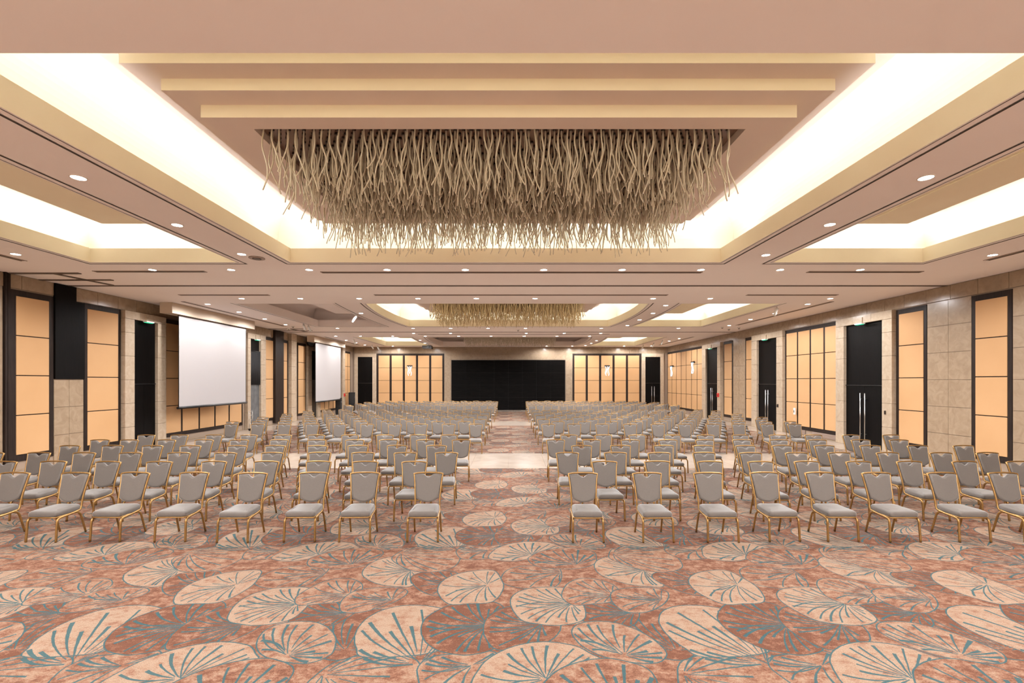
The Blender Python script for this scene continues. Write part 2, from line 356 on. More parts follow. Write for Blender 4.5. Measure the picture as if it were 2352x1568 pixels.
def arealight(name, x, y, z, sx, sy, rot, W, col, parent=None):
    ld = bpy.data.lights.new(name, 'AREA'); ld.shape = 'RECTANGLE'; ld.size = sx; ld.size_y = sy; ld.energy = W; ld.color = col
    o = bpy.data.objects.new(name, ld); COL.objects.link(o); o.location = (x, y, z); o.rotation_euler = rot
    if parent: o.parent = parent
    return o
for c in cove_specs:
    x0, x1, y0, y1, bl, br = (c[k] for k in ('x0', 'x1', 'y0', 'y1', 'bl', 'br'))
    centre = c['kind'] == 'c'
    off = .56 if centre else .45; top = 1.15 if centre else .85
    O = lambda d: outline(x0, x1, y0, y1, d, bl, br)
    bm = bmesh.new()
    ring_between(bm, O(.05), O(off), CZ+.16, CZ+.16)
    prof = [(off, .16), (off, top-.45)]+[(off-.45*(1-math.cos(a*math.pi/20)), top-.45+.45*math.sin(a*math.pi/20)) for a in range(1, 11)]
    for (d0, h0), (d1, h1) in zip(prof, prof[1:]): ring_between(bm, O(d0), O(d1), CZ+h0, CZ+h1)
    P = O(prof[-1][0]); vs = [bm.verts.new((p[0], p[1], CZ+top)) for p in P]; bm.faces.new(vs)
    bmesh.ops.remove_doubles(bm, verts=bm.verts[:], dist=.0005)
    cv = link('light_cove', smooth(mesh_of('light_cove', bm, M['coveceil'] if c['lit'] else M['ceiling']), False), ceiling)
    bm = bmesh.new()
    ring_between(bm, O(0), O(0), CZ-.002, CZ+.31); ring_between(bm, O(0), O(.05), CZ+.31, CZ+.31); ring_between(bm, O(.05), O(.05), CZ+.31, CZ+.10)
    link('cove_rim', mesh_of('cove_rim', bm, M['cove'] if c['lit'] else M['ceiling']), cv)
    bm = bmesh.new(); ring_between(bm, O(.13), O(.165), CZ-.004, CZ-.004); ring_between(bm, O(.03), O(.04), CZ-.003, CZ-.003)  # flat dark strips painted in for the shade of a groove
    bmesh.ops.delete(bm, geom=[f for f in bm.faces if f.calc_center_median().y < y0 and abs(f.calc_center_median().x-(x0+x1)/2) < .6], context='FACES')
    link('shadow_gap_strip', mesh_of('shadow_gap_strip', bm, M['gap']), cv)
    if centre:
        dy = y0-3.74
        lev = [(-4.59, 4.27, 4.80, 10.22, 3.63, 3.80), (-4.316, 3.99, 5.08, 9.94, 3.489, 3.63), (-4.05, 3.73, 5.34, 9.67, 3.353, 3.489)]
        for a, b_, c0, c1, h0, h1 in lev:
            bm = bmesh.new(); box(bm, a, b_, c0+dy, c1+dy, H+h0, H+h1)
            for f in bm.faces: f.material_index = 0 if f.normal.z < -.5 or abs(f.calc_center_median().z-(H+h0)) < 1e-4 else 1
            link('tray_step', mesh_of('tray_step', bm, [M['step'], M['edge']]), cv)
        a, b_, c0, c1, h0, h1 = (-3.78, 3.46, 5.62, 9.40, 3.2, 3.353)
        bm = bmesh.new(); hole = [(-3.28, 5.88+dy), (2.97, 5.88+dy), (2.97, 9.12+dy), (-3.28, 9.12+dy)]
        outer = [(a, c0+dy), (b_, c0+dy), (b_, c1+dy), (a, c1+dy)]
        ring_between(bm, outer, hole, H+h0, H+h0); ring_between(bm, hole, hole, H+h0, H+h1); ring_between(bm, outer, outer, H+h0, H+h1, 1)
        link('tray_step', mesh_of('tray_step', bm, [M['step'], M['edge']]), cv)
    else:
        s = -1 if c['kind'] == 'l' else 1
        xa, xb = (6.75, 7.8) if s > 0 else (6.95, 8.08)
        bm = bmesh.new(); box(bm, s*xa, s*xb, y0+.6, y1-1.2, H+3.1, H+3.2)
        box(bm, s*(xa+.12), s*(xb-.10), y0+.75, y1-1.34, H+3.08, H+3.099)
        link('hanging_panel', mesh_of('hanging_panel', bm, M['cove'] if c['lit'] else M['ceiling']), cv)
        bm = bmesh.new(); box(bm, s*(xa+.3), s*(xa+.38), y0+1.5, y0+1.58, H+3.2, CZ+top)
        box(bm, s*(xa+.3), s*(xa+.38), y1-2, y1-1.92, H+3.2, CZ+top); link('panel_hanger', mesh_of('panel_hanger', bm, M['ceiling']), cv)
    if c['lit']:
        bm = bmesh.new(); ring_between(bm, O(.20), O(.24), CZ+.175, CZ+.175)
        ring_between(bm, O(.20), O(.20), CZ+.16, CZ+.175); ring_between(bm, O(.24), O(.24), CZ+.16, CZ+.175)
        link('light_strip', mesh_of('light_strip', bm, M['strip']), cv)
        Wm = COVE_W if centre else SIDE_COVE_W
        zl = CZ+.21; lx = x1-x0; ly = y1-y0; t = math.radians(180)
        for nm, X, Y, sx, sy, rot in (('w', x0-.2-bl, (y0+y1)/2, .05, ly, (t, math.radians(28), 0)), ('e', x1+.2+br, (y0+y1)/2, .05, ly, (t, math.radians(-28), 0)),
                                   ('s', (x0+x1)/2, y0-.2, lx, .05, (t-math.radians(35), 0, 0)), ('n', (x0+x1)/2, y1+.2, lx, .05, (t+math.radians(28), 0, 0))):
            arealight('strip_light', X, Y, zl, sx, sy, rot, Wm*max(sx, sy), COVE_COL, cv)

# long dark tracks and slot vents in the ceiling
def cstrip(bm, x0, x1, y0, y1, d=.012): box(bm, x0, x1, y0, y1, CZ-d, CZ)
for i, yy in enumerate((12.80, 12.80+12.1)):
    bm = bmesh.new(); cstrip(bm, XL, XR, yy, yy+.035, .02); cstrip(bm, XL, XR, yy+.10, yy+.115, .012)
    tag(link('partition_track', mesh_of('partition_track', bm, M['vent'])), ('long dark partition track across the ceiling, before the second chandelier', 'long dark partition track across the ceiling, before the farthest chandelier')[i], 'track')
vt = [((738, 625), (1612, 625), 'long slot vent across the ceiling between the near and second chandeliers'),
      ((217, 623), (472, 623), 'short slot vent in the ceiling beyond the near left cove'),
      ((1855, 624), (2117, 624), 'short slot vent in the ceiling beyond the near right cove'),
      ((412, 676), (618, 677), 'thin slot vent before the unlit left cove'),
      ((860, 677), (1533, 677), 'thin long slot vent just before the second chandelier cove'),
      ((1715, 677), (1923, 677), 'thin slot vent before the second right cove'),
      ((960, 767), (1400, 767), 'far slot vent across the ceiling before the farthest chandelier')]
for (a, _), (b_, y), lab in vt:
    Z = F*(CZ-H)/(CY-y); X0 = (a-CX)*Z/F; X1 = (b_-CX)*Z/F
    t = thing('slot_vent', 'dark '+lab, 'air vent', ((X0+X1)/2, Z, CZ)); hw = (X1-X0)/2
    bm = bmesh.new(); box(bm, -hw, hw, -.07, -.055, -.012, 0); box(bm, -hw, hw, .055, .07, -.012, 0); box(bm, -hw, -hw+.02, -.07, .07, -.012, 0); box(bm, hw-.02, hw, -.07, .07, -.012, 0)
    link('frame', mesh_of('frame', bm, M['grille']), t)
    bm = bmesh.new(); box(bm, -hw+.02, hw-.02, -.055, .055, -.004, 0); box(bm, -hw+.02, hw-.02, -.02, -.012, -.01, -.004); box(bm, -hw+.02, hw-.02, .012, .02, -.01, -.004)
    link('slot', mesh_of('slot', bm, M['vent']), t)
for X, y0, y1, lab in ((-10.75, 7.5, 10.2, 'beside the near left cove'), (10.4, 7.5, 10.15, 'beside the near right cove'),
                       (-10.95, 15.4, 22.3, 'beside the unlit left cove'), (10.65, 15.4, 21.9, 'beside the second right cove'),
                       (-11.2, 27.7, 34.0, 'beside the farthest left cove'), (10.85, 27.7, 34.2, 'beside the farthest right cove')):
    t = thing('slot_vent', 'dark slot vent running towards the far wall '+lab, 'air vent', (X, (y0+y1)/2, CZ)); hw = (y1-y0)/2
    bm = bmesh.new(); box(bm, -.07, -.055, -hw, hw, -.012, 0); box(bm, .055, .07, -hw, hw, -.012, 0); link('frame', mesh_of('frame', bm, M['grille']), t)
    bm = bmesh.new(); box(bm, -.055, .055, -hw, hw, -.004, 0); link('slot', mesh_of('slot', bm, M['vent']), t)
for dy, lab in ((0, 'crossed dark curtain tracks on the ceiling above the nearest left panel'), (12.1, 'crossed dark curtain tracks on the ceiling beside the first screen')):
    t = thing('curtain_track', lab, 'track', (XL, dy, CZ))
    for (xa, ya, xb, yb) in ((.02, 11.35, 1.75, 11.35), (.02, 12.1, 1.9, 12.1), (1.1, 11.4, 1.35, 12.75)):
        bm = bmesh.new(); L = math.hypot(xb-xa, yb-ya); a = math.atan2(yb-ya, xb-xa); box(bm, 0, L, -.05, .05, -.02, 0)
        o = link('rail', mesh_of('rail', bm, M['vent']), t, (xa, ya, 0), a)

# ------------------------------------------------------------------ walls
def wbox(wall, bm, u0, u1, v0, v1, w0, w1, mi=0):
    if wall == 'r': box(bm, XR-w1, XR-w0, u0, u1, v0, v1, mi)
    elif wall == 'l': box(bm, XL+w0, XL+w1, u0, u1, v0, v1, mi)
    else: box(bm, u0, u1, YF-w1, YF-w0, v0, v1, mi)
def wobj(name, wall, mat, parent, *b, bevel=0):
    bm = bmesh.new(); wbox(wall, bm, *b)
    if bevel: bmesh.ops.bevel(bm, geom=bm.edges[:], offset=bevel, segments=1, affect='EDGES')
    return link(name, mesh_of(name, bm, mat), parent)
bm = bmesh.new(); box(bm, XR, XR+.3, YB-.3, YF+.3, -.2, CZ+.3)
wall_right = tag(link('wall_right', mesh_of('wall_right', bm, M['grout'])), 'right wall clad in beige marble tiles', kind='structure')
bm = bmesh.new(); box(bm, XL-.3, XL, YB-.3, YF+.3, -.2, CZ+.3)
wall_left = tag(link('wall_left', mesh_of('wall_left', bm, M['grout'])), 'left wall clad in beige marble tiles', kind='structure')
bm = bmesh.new(); box(bm, XL, XR, YF, YF+.3, -.2, CZ+.3)
wall_back = tag(link('wall_far', mesh_of('wall_far', bm, M['grout'])), 'far wall clad in beige marble tiles', kind='structure')
bm = bmesh.new(); box(bm, XL, XR, YB-.3, YB, -.2, CZ+.3)
tag(link('wall_behind_camera', mesh_of('wall_behind', bm, M['cream'])), 'wall closing the room behind the camera', kind='structure')
WP = {'r': wall_right, 'l': wall_left, 'f': wall_back}
def tiles(wall, u0, u1, v0, v1, nu, nv=None, vs=None, mat='marble', name='marble_tile'):
    vs = vs or [v0+(v1-v0)*i/nv for i in range(nv+1)]; g = .005; du = (u1-u0)/nu
    for i in range(nu):
        for a, b_ in zip(vs, vs[1:]):
            sz = (du-2*g, .02, b_-a-2*g) if wall == 'f' else (.02, du-2*g, b_-a-2*g)
            u = u0+i*du+g
            loc = (XR-.02, u, a+g) if wall == 'r' else (XL, u, a+g) if wall == 'l' else (u, YF-.02, a+g)
            link(name, tilebox(*sz, M[mat], mat), WP[wall], loc)
ROWS = [0, .03, .785, 1.54, 2.29, 3.05, 3.8, 4.55]
RW = [.0, .785, 1.54, 2.29, 3.05, 3.8, 4.49]
def ur(px): return F*XR/(px-CX)
def ul(px): return F*XL/(px-CX)
def uf(px): return (px-CX)*YF/F

def panel_unit(wall, u0, u1, cols, label, v0=.24, v1=4.47, fr=.10, div=.09, top=.14, bot=.13, vents=(), sides=(1, 1), rows=4):
    """a dark wood frame holding columns of peach fabric panels"""
    loc = {'r': (XR, (u0+u1)/2, v0), 'l': (XL, (u0+u1)/2, v0), 'f': ((u0+u1)/2, YF, v0)}[wall]
    t = thing('wall_panel_unit', label, 'wall panel', loc); inv = Vector(loc)
    def add(name, mat, *b, bevel=0):
        o = wobj(name, wall, mat, t, *b, bevel=bevel); o.data.transform(Matrix.Translation(-inv)); return o
    add('back_board', M['woodframe'], u0, u1, v0, v1, .0, .014)
    a0 = u0+fr*sides[0]; a1 = u1-fr*sides[1]
    add('frame_rail', M['woodframe'], u0, u1, v1-top, v1, .014, .026); add('frame_rail', M['woodframe'], u0, u1, v0, v0+bot, .014, .026)
    if sides[0]: add('frame_stile', M['woodframe'], u0, a0, v0+bot, v1-top, .014, .026)
    if sides[1]: add('frame_stile', M['woodframe'], a1, u1, v0+bot, v1-top, .014, .026)
    cw = (a1-a0-div*(cols-1))/cols; rh = (v1-top-v0-bot)/rows
    for i in range(cols):
        s = a0+i*(cw+div)
        if i: add('mullion', M['woodframe'], s-div, s, v0+bot, v1-top, .014, .026)
        for j in range(rows):
            add('fabric_panel', M['fabric'], s+.004, s+cw-.004, v0+bot+j*rh+.012, v0+bot+(j+1)*rh-.012, .0145, .036, bevel=.005)
    for g0, g1 in vents:
        bm = bmesh.new(); wbox(wall, bm, g0, g1, v0-.19, v0-.01, .021, .03)
        for q_ in range(5): wbox(wall, bm, g0+.02, g1-.02, v0-.175+q_*.033, v0-.16+q_*.033, .03, .038)
        o = link('floor_grille', mesh_of('floor_grille', bm, M['grille']), t); o.data.transform(Matrix.Translation(-inv)); o['label'] = 'brown metal air grille'
    return t
door_n = [0]
def doorway(wall, u0, u1, f0, f1, vt_, vf, leaf_top, label, handles=True, proj=.15, sign=True, leaves=2, leafmat='wood', ajar=False):
    """marble surround f0..f1, opening u0..u1; double leaf below, dark timber transom above"""
    door_n[0] += 1
    loc = {'r': (XR, (u0+u1)/2, 0), 'l': (XL, (u0+u1)/2, 0), 'f': ((u0+u1)/2, YF, 0)}[wall]; inv = Vector(loc)
    t = tag(link('door_%d' % door_n[0], None, None, loc), label, kind='structure')
    def add(name, mat, *b, par=None, bevel=0):
        o = wobj(name, wall, mat, par or t, *b, bevel=bevel); o.data.transform(Matrix.Translation(-inv)); return o
    hs = [0, .785, 1.54, 2.29, 3.05, 3.8, vt_]
    for a, b_ in zip(hs, hs[1:]):
        add('marble_block', M['marble2'], f0, u0, a+.003, b_-.003, 0, proj, bevel=.006); add('marble_block', M['marble2'], u1, f1, a+.003, b_-.003, 0, proj, bevel=.006)
    n = 3; du = (f1-f0)/n
    for i in range(n): add('marble_block', M['marble2'], f0+i*du+.002, f0+(i+1)*du-.002, vt_+.003, vf, 0, proj, bevel=.006)
    add('transom_panel', M['wood'], u0, u1, leaf_top+.03, vt_, .005, .045)
    add('transom_bar', M['black'], u0, u1, leaf_top, leaf_top+.03, .005, .075)
    um = (u0+u1)/2
    spans = [(u0, um-.003), (um+.003, u1)] if leaves == 2 else [(u0, u1)]
    for i, (a, b_) in enumerate(spans):
        lf = add('door_leaf', M[leafmat], a, b_, .01, leaf_top-.005, .005, .05)
        if handles:
            hu = (b_-.10) if i == 0 else (a+.10)
            bm = bmesh.new()
            def P(u, v, ww): return {'r': (XR-ww, u, v), 'l': (XL+ww, u, v), 'f': (u, YF-ww, v)}[wall]
            tube(bm, [P(hu, .28, .12), P(hu, 1.84, .12)], .017, 10); tube(bm, [P(hu, .45, .05), P(hu, .45, .12)], .011, 8); tube(bm, [P(hu, 1.65, .05), P(hu, 1.65, .12)], .011, 8)
            o = link('pull_handle', mesh_of('pull_handle', bm, M['steel']), lf); o.data.transform(Matrix.Translation(-inv)); o['label'] = 'long steel pull handle'
    if sign:
        s = thing('exit_sign', 'small pale exit light box with green glow over the '+sign, 'exit sign', tuple(inv+Vector((0, 0, vt_-.02))))
        ii = inv+Vector((0, 0, vt_-.02))
        for nm, mt, b in (('housing', 'white', (um-.16, um+.16, vt_-.04, vt_+.0, proj+.0, proj+.13)), ('green_lens', 'green', (um-.14, um+.14, vt_-.052, vt_-.04, proj+.02, proj+.11)), ('bracket', 'marble2', (um-.05, um+.05, vt_+.0, vt_+.2, proj, proj+.03))):
            o = wobj(nm, wall, M[mt], s, *b); o.data.transform(Matrix.Translation(-ii))
    return t

# right wall, from near to far
R_ = 'r'
uA1, uA0 = ur(2234), ur(2327); uB1, uB0 = ur(2060.7), ur(2130.6)
panel_unit('r', uA0, uA1, 1, 'nearest framed column of four peach fabric panels on the right wall', bot=.15)
panel_unit('r', uB0, uB1, 1, 'framed column of four peach panels between marble tiles and nearest right doorway')
tiles('r', YB, uA0-.01, 0, 0, 17, vs=RW); tiles('r', uA1+.01, uB0-.01, 0, 0, 2, vs=RW)
doorway('r', ur(2036), ur(1947), ur(2059), ur(1928.5), 4.22, 4.49, 2.09, 'nearest dark double door on the right wall with steel pull handles and marble surround', sign='nearest right doorway')
uC0, uC1 = ur(1928), ur(1805)
panel_unit('r', uC0, uC1, 4, 'wide unit of four peach panel columns between the two nearest right doorways', vents=((uC0+.12, uC0+1.5), (uC0+1.95, uC0+2.9)), sides=(0, 1))
doorway('r', ur(1790.5), ur(1745), ur(1804.5), ur(1732.6), 4.22, 4.49, 2.09, 'second dark double door on the right wall, past the wide peach panel unit', sign='second right doorway')
panel_unit('r', ur(1732), ur(1713), 1, 'narrow peach panel column just past the second right doorway', sides=(0, 1))
tiles('r', ur(1713)+.01, ur(1684.5)-.01, 0, 0, 2, vs=RW)
panel_unit('r', ur(1684), ur(1663), 1, 'narrow peach panel column just before the third right doorway')
tiles('r', ur(1663)+.01, ur(1660.5)-.0, 0, 0, 1, vs=RW)
doorway('r', ur(1653), ur(1626), ur(1660), ur(1617.5), 4.22, 4.49, 2.09, 'third dark double door on the right wall, beside the red alarm box', sign='third right doorway')
panel_unit('r', ur(1617), ur(1534), 7, 'farthest right unit of seven peach panel columns carrying two glowing sconces', vents=((30.4, 31.6), (29.4, 30.3)), div=.08)
tiles('r', YB, YF, 4.50, CZ, 52, vs=[4.50, CZ-.01]); tiles('r', 8.4, ur(2060.7), 0, .21, 8, vs=[.0, .22]) if False else None
for a, b_, n in ((uA0, uA1, 1), (uB0, uB1, 1), (uC0, uC1, 4), (ur(1732), ur(1713), 1), (ur(1684), ur(1663), 1), (ur(1617), ur(1534), 7)): tiles('r', a+.003, b_-.003, 0, .04, n, vs=[0, .045])

# left wall, from near to far
L0, L1 = ul(22), ul(120.5)
panel_unit('l', L0, L1, 1, 'nearest framed column of four peach fabric panels on the left wall', v1=4.52, bot=.16, fr=.12)
o = tag(link('partition_post', None, None, (XL, L0-.1, 0)), 'dark full height partition post at the near edge of left wall', 'post')
bm = bmesh.new(); box(bm, 0, .07, -.06, -.01, 0, CZ); box(bm, 0, .05, .02, .08, 0, CZ); link('jamb_channel', mesh_of('jamb_channel', bm, M['woodframe']), o)
tiles('l', YB, L0-.17, 0, 0, 17, vs=RW)
wd = thing('timber_wall_column', 'black timber wall column above marble between the two nearest left panels', 'wall column', (XL, ul(150), 2.31))
o = wobj('upper_board', 'l', M['wood'], wd, L1+.02, ul(171), 2.31, CZ-.01, 0, .06); o.data.transform(Matrix.Translation((-XL, -ul(150), -2.31)))
o = wobj('lower_board', 'l', M['wood'], wd, ul(171), ul(191)-.0, 2.31, 4.49, 0, .05); o.data.transform(Matrix.Translation((-XL, -ul(150), -2.31)))
tiles('l', L1+.02, ul(191)-.01, 0, 0, 2, vs=[0, .785, 1.54, 2.29])
panel_unit('l', ul(191), ul(275.5), 1, 'second framed column of four peach panels on the left wall, before the first doorway', v1=4.5, vents=((13.9, 14.5),))
doorway('l', ul(299), ul(353), ul(276.8), ul(372.5), 4.24, 4.49, 2.14, 'dark doorway with marble surround on the left wall before the first projection screen', handles=False, sign='nearest left doorway')  # dark panels fill the opening in place of a shaded recess
lC0, lC1 = ul(373), ul(556)
panel_unit('l', lC0, lC1, 5, 'wide peach panel unit on left wall, mostly behind the first projection screen', sides=(0, 1), v1=4.47)
tiles('l', lC1+.01, ul(567.6)-.35, 0, 0, 1, vs=RW)
doorway('l', ul(569), ul(593), ul(562), ul(604), 4.24, 4.49, 2.14, 'open service doorway with dark drape just past the first projection screen', handles=False, sign='service doorway on left', leaves=2, leafmat='greymetal')
panel_unit('l', ul(604.5), ul(626), 1, 'peach panel column between service doorway and dark timber pilaster', sides=(0, 0))
wd = thing('timber_wall_column', 'full height dark timber pilaster between peach panels on left wall', 'wall column', (XL, ul(636), .1))
o = wobj('board', 'l', M['woodframe'], wd, ul(626)+.01, ul(645.6)-.01, .1, CZ-.01, 0, .15); o.data.transform(Matrix.Translation((-XL, -ul(636), -.1)))
panel_unit('l', ul(645.6), ul(660), 1, 'narrow peach panel column just past the dark timber pilaster', sides=(0, 1), div=.05)
pier = thing('marble_pier', 'projecting marble pier on left wall between the two screens', 'pier', (XL, ul(671), 0))
for a, b_ in zip(RW+[CZ-.01], RW[1:]+[CZ-.01]):
    if b_ > a:
        o = wobj('marble_block', 'l', M['marble2'], pier, 25.5, 26.1, a+.004, b_-.004, .021, .21, bevel=.006); o.data.transform(Matrix.Translation((-XL, -ul(671), 0)))
panel_unit('l', ul(682), ul(701.6), 1, 'peach panel column between the marble pier and the second screen', vents=((ul(683), ul(700)),))
doorway('l', ul(711), ul(724), ul(702.5), ul(731), 4.1, 4.35, 2.3, 'dark doorway on the left wall at near edge of the second screen', handles=False, sign=False, leafmat='black')  # black leaves painted in for the dark of an open recess
panel_unit('l', ul(733), ul(774), 4, 'peach panel unit behind the second projection screen', v1=4.4)
pier = thing('marble_pier', 'projecting marble pier on left wall just past the second screen', 'pier', (XL, ul(785), 0))
for a, b_ in zip(RW+[CZ-.01], RW[1:]+[CZ-.01]):
    if b_ > a:
        o = wobj('marble_block', 'l', M['marble2'], pier, 33.45, 33.85, a+.004, b_-.004, .021, .15, bevel=.006); o.data.transform(Matrix.Translation((-XL, -ul(785), 0)))
panel_unit('l', ul(790), ul(804), 2, 'last peach panel unit on left wall beside the standing black speaker', div=.07)
tiles('l', YB, L1+.02, 4.55, CZ, 19, vs=[4.55, CZ-.01]); tiles('l', ul(171), YF, 4.51, CZ, 32, vs=[4.51, CZ-.01])
for a, b_, n in ((L0, L1, 1), (ul(191), ul(275.5), 1), (lC0, lC1, 6), (ul(604.5), ul(626), 1), (ul(645.6), ul(660), 1), (ul(682), ul(701), 1), (ul(733), ul(774), 3)): tiles('l', a+.003, b_-.003, 0, .04, n, vs=[0, .045])

# far wall
panel_unit('f', uf(865.4), uf(1020.4), 5, 'left unit of five peach panel columns on the far wall with one sconce', v1=4.38, div=.16, fr=.14, top=.14)
panel_unit('f', uf(1315), uf(1472.3), 5, 'right unit of five peach panel columns on the far wall with one sconce', v1=4.38, div=.16, fr=.14, top=.14)
doorway('f', uf(822.5), uf(856), uf(814.5), uf(865), 4.12, 4.38, 2.09, 'dark door at the left end of the far wall', handles=False, sign=False, proj=.1)
doorway('f', uf(1481.7), uf(1516), uf(1473), uf(1524), 4.12, 4.38, 2.09, 'dark double door at the right end of the far wall', handles=True, sign=False, proj=.1)
tiles('f', XL+.12, XR-.12, 4.40, CZ, 34, vs=[4.40, CZ-.01])
tiles('f', uf(1020.4)+.01, uf(1037)-.03, 0, 0, 1, vs=[0, .62, 1.24, 1.86, 2.48, 3.1, 3.72, 4.38]); tiles('f', uf(1298)+.03, uf(1315)-.01, 0, 0, 1, vs=[0, .62, 1.24, 1.86, 2.48, 3.1, 3.72, 4.38])
tiles('f', uf(1037)-.03, uf(1298)+.03, 3.9, 4.38, 13, vs=[3.9, 4.38])
led = thing('led_screen', 'large black video wall in the centre of the far wall', 'screen', (uf(1167.5), YF, 0))
o = boxo('bezel', M['black'], led, uf(1037)-uf(1167.5), uf(1298)-uf(1167.5), -.06, -.03, .02, 3.88)
nx, ny = 8, 4; a = uf(1037)-uf(1167.5)+.02; dx = (uf(1298)-uf(1037)-.04)/nx; dz = 3.82/ny
for i in range(nx):
    for j in range(ny): boxo('screen_tile', M['led'], led, 0, dx-.006, -.075, -.06, 0, dz-.006, loc=(a+i*dx, 0, .04+j*dz))

# ------------------------------------------------------------------ projection screens
def pscreen(pa, pb, X, box0, box1, vtop, vbot, lab1, lab2):
    y0, y1 = F*X/(pa-CX), F*X/(pb-CX)
    hb = thing('screen_housing', lab2, 'screen housing', (X, (y0+y1)/2, CZ)); hl = (y1-y0)/2
    boxo('housing_box', M['housing'], hb, -.28, .14, -hl-.5+box0, hl+.45+box1, -.36, -.006, bevel=.002)
    boxo('slot_lip', M['gap'], hb, -.05, .05, -hl, hl, -.375, -.36)
    s = thing('projection_screen', lab1, 'screen', (X, (y0+y1)/2, vbot))
    hh = vtop-vbot
    bm = bmesh.new(); box(bm, -.004, .004, -hl, hl, 0, hh); link('screen_cloth', mesh_of('screen_cloth', bm, M['screen']), s)
    for sd in (-1, 1): boxo('border', M['black'], s, -.006, .0065, sd*hl-.012, sd*hl+.012, 0, hh)
    bm = bmesh.new(); tube(bm, [(0, -hl-.05, -.04), (0, hl+.05, -.04)], .045, 12); link('weight_bar', mesh_of('weight_bar', bm, M['black']), s)
pscreen(410.5, 564.5, -11.55, 0, 0, CZ-.378, 1.36, 'large white projection screen pulled down on the left wall, nearest one', 'cream ceiling box of the nearest projection screen')
pscreen(724.6, 782.5, -11.6, 0, 0, CZ-.378, 1.05, 'smaller looking farther white projection screen on the left wall', 'cream ceiling box of the farther projection screen')

# ------------------------------------------------------------------ chandeliers of hanging wavy glass rods
def rod(bm, x, y, z, L, rnd, seg=9, n=6, r=.0105):
    """one S-shaped rod: a sine wave that starts straight under its cap and flicks sideways at the tip"""
    a = rnd.uniform(.016, .040)*rnd.choice((-1, 1)); ph = rnd.uniform(-.5, 1.2); wl = rnd.uniform(.56, .84); th = rnd.uniform(-.9, .9)
    lx, ly = rnd.uniform(-.12, .12), rnd.uniform(-.06, .06); P, rr = [], []
    for i in range(seg+1):
        s = i/seg; d = a*(math.sin(ph+s*L/wl*6.28)-math.sin(ph))*min(1, s*2.5)
        P.append((x+math.cos(th)*d+lx*s**3, y+math.sin(th)*d*.8+ly*s**3, z-s*L)); rr.append(r*(1-.28*s))
    tube(bm, P, rr, n, cap=True)
def chandelier(k, dy, label):
    rnd = random.Random(11+k)
    t = thing('chandelier', label, 'chandelier', (-.155, 7.5+dy, H+3.353))
    boxo('mirror_plate', M['mirror'], t, -3.12, 3.12, -1.61, 1.61, -.05, 0)
    bm = bmesh.new()
    for i in range(1, 6): box(bm, -3.12+i*1.04-.004, -3.12+i*1.04+.004, -1.61, 1.61, -.0525, -.05)
    for i in range(1, 3): box(bm, -3.12, 3.12, -1.61+i*1.07-.004, -1.61+i*1.07+.004, -.0525, -.05)
    link('plate_seams', mesh_of('plate_seams', bm, M['gap']), t)
    pos = []; ny = 30 if k == 0 else (24 if k == 1 else 20); nxx = 56 if k == 0 else (50 if k == 1 else 44)
    for j in range(ny):
        for i in range(nxx):
            pos.append((-3.05+6.1*(i+(.5 if j % 2 else 0))/nxx, -1.54+3.08*j/(ny-1)))
    rest = bmesh.new(); caps = bmesh.new(); cnt = 0
    for (x, y) in pos:
        if rnd.random() < .04: continue
        ex = abs(x)/3.05; edge = .0
        L = rnd.uniform(.50, .90)
        x += rnd.uniform(-.012, .012)
        tube(caps, [(x, y, -.05), (x, y, -.075)], .026, 6)
        if k == 0 and cnt < 290:
            bm = bmesh.new(); rod(bm, x, y, -.06, L, rnd, 18, 8, .0118); link('glass_rod', mesh_of('glass_rod', bm, M['rod']), t)
        else: rod(rest, x, y, -.06, L, rnd, 12 if k == 0 else 7, 6 if k == 0 else 4, .0104 if k == 0 else .014)
        cnt += 1
    o = link('glass_rods', mesh_of('glass_rods', rest, M['rod_lit_gold' if k == 1 else 'rod']), t); o['kind'] = 'stuff'
    o = link('rod_caps', mesh_of('rod_caps', caps, M['cap']), t); o['kind'] = 'stuff'
chandelier(0, 0, 'nearest and largest chandelier, a rectangular field of wavy champagne glass rods')
chandelier(1, 12.1, 'second chandelier of wavy glass rods, tinted gold for the light on it, in the middle of the hall')
chandelier(2, 24.2, 'farthest chandelier of glass rods in the unlit cove')

# ------------------------------------------------------------------ downlights
bm = bmesh.new(); tube(bm, [(math.cos(a)*.085, math.sin(a)*.085, -.004) for a in [2*math.pi*i/20 for i in range(20)]], .009, 6, closed=True)
me_trim = mesh_of('trim_ring', bm, M['trim'])
bm = bmesh.new(); vs = [bm.verts.new((math.cos(2*math.pi*i/20)*.078, math.sin(2*math.pi*i/20)*.078, -.006)) for i in range(20)]; bm.faces.new(vs[::-1])
v2 = [bm.verts.new((v.co.x, v.co.y, 0)) for v in vs]
for i in range(20): bm.faces.new((vs[i], vs[(i+1) % 20], v2[(i+1) % 20], v2[i]))
me_lamp = mesh_of('lamp', bm, M['lamp'])
spot_data = bpy.data.lights.new('downlight_beam', 'SPOT'); spot_data.energy = SPOT_W*4; spot_data.color = SPOT_COL
spot_data.spot_size = math.radians(174); spot_data.spot_blend = .4; spot_data.shadow_soft_size = .07
def downlight(x, y, label):
    t = thing('downlight', label, 'ceiling light', (x, y, CZ), group='round recessed ceiling downlights')
    link('trim_ring', me_trim, t); link('lamp', me_lamp, t)
    s = bpy.data.objects.new('downlight_beam', spot_data); COL.objects.link(s); s.parent = t; s.location = (0, 0, -.03)
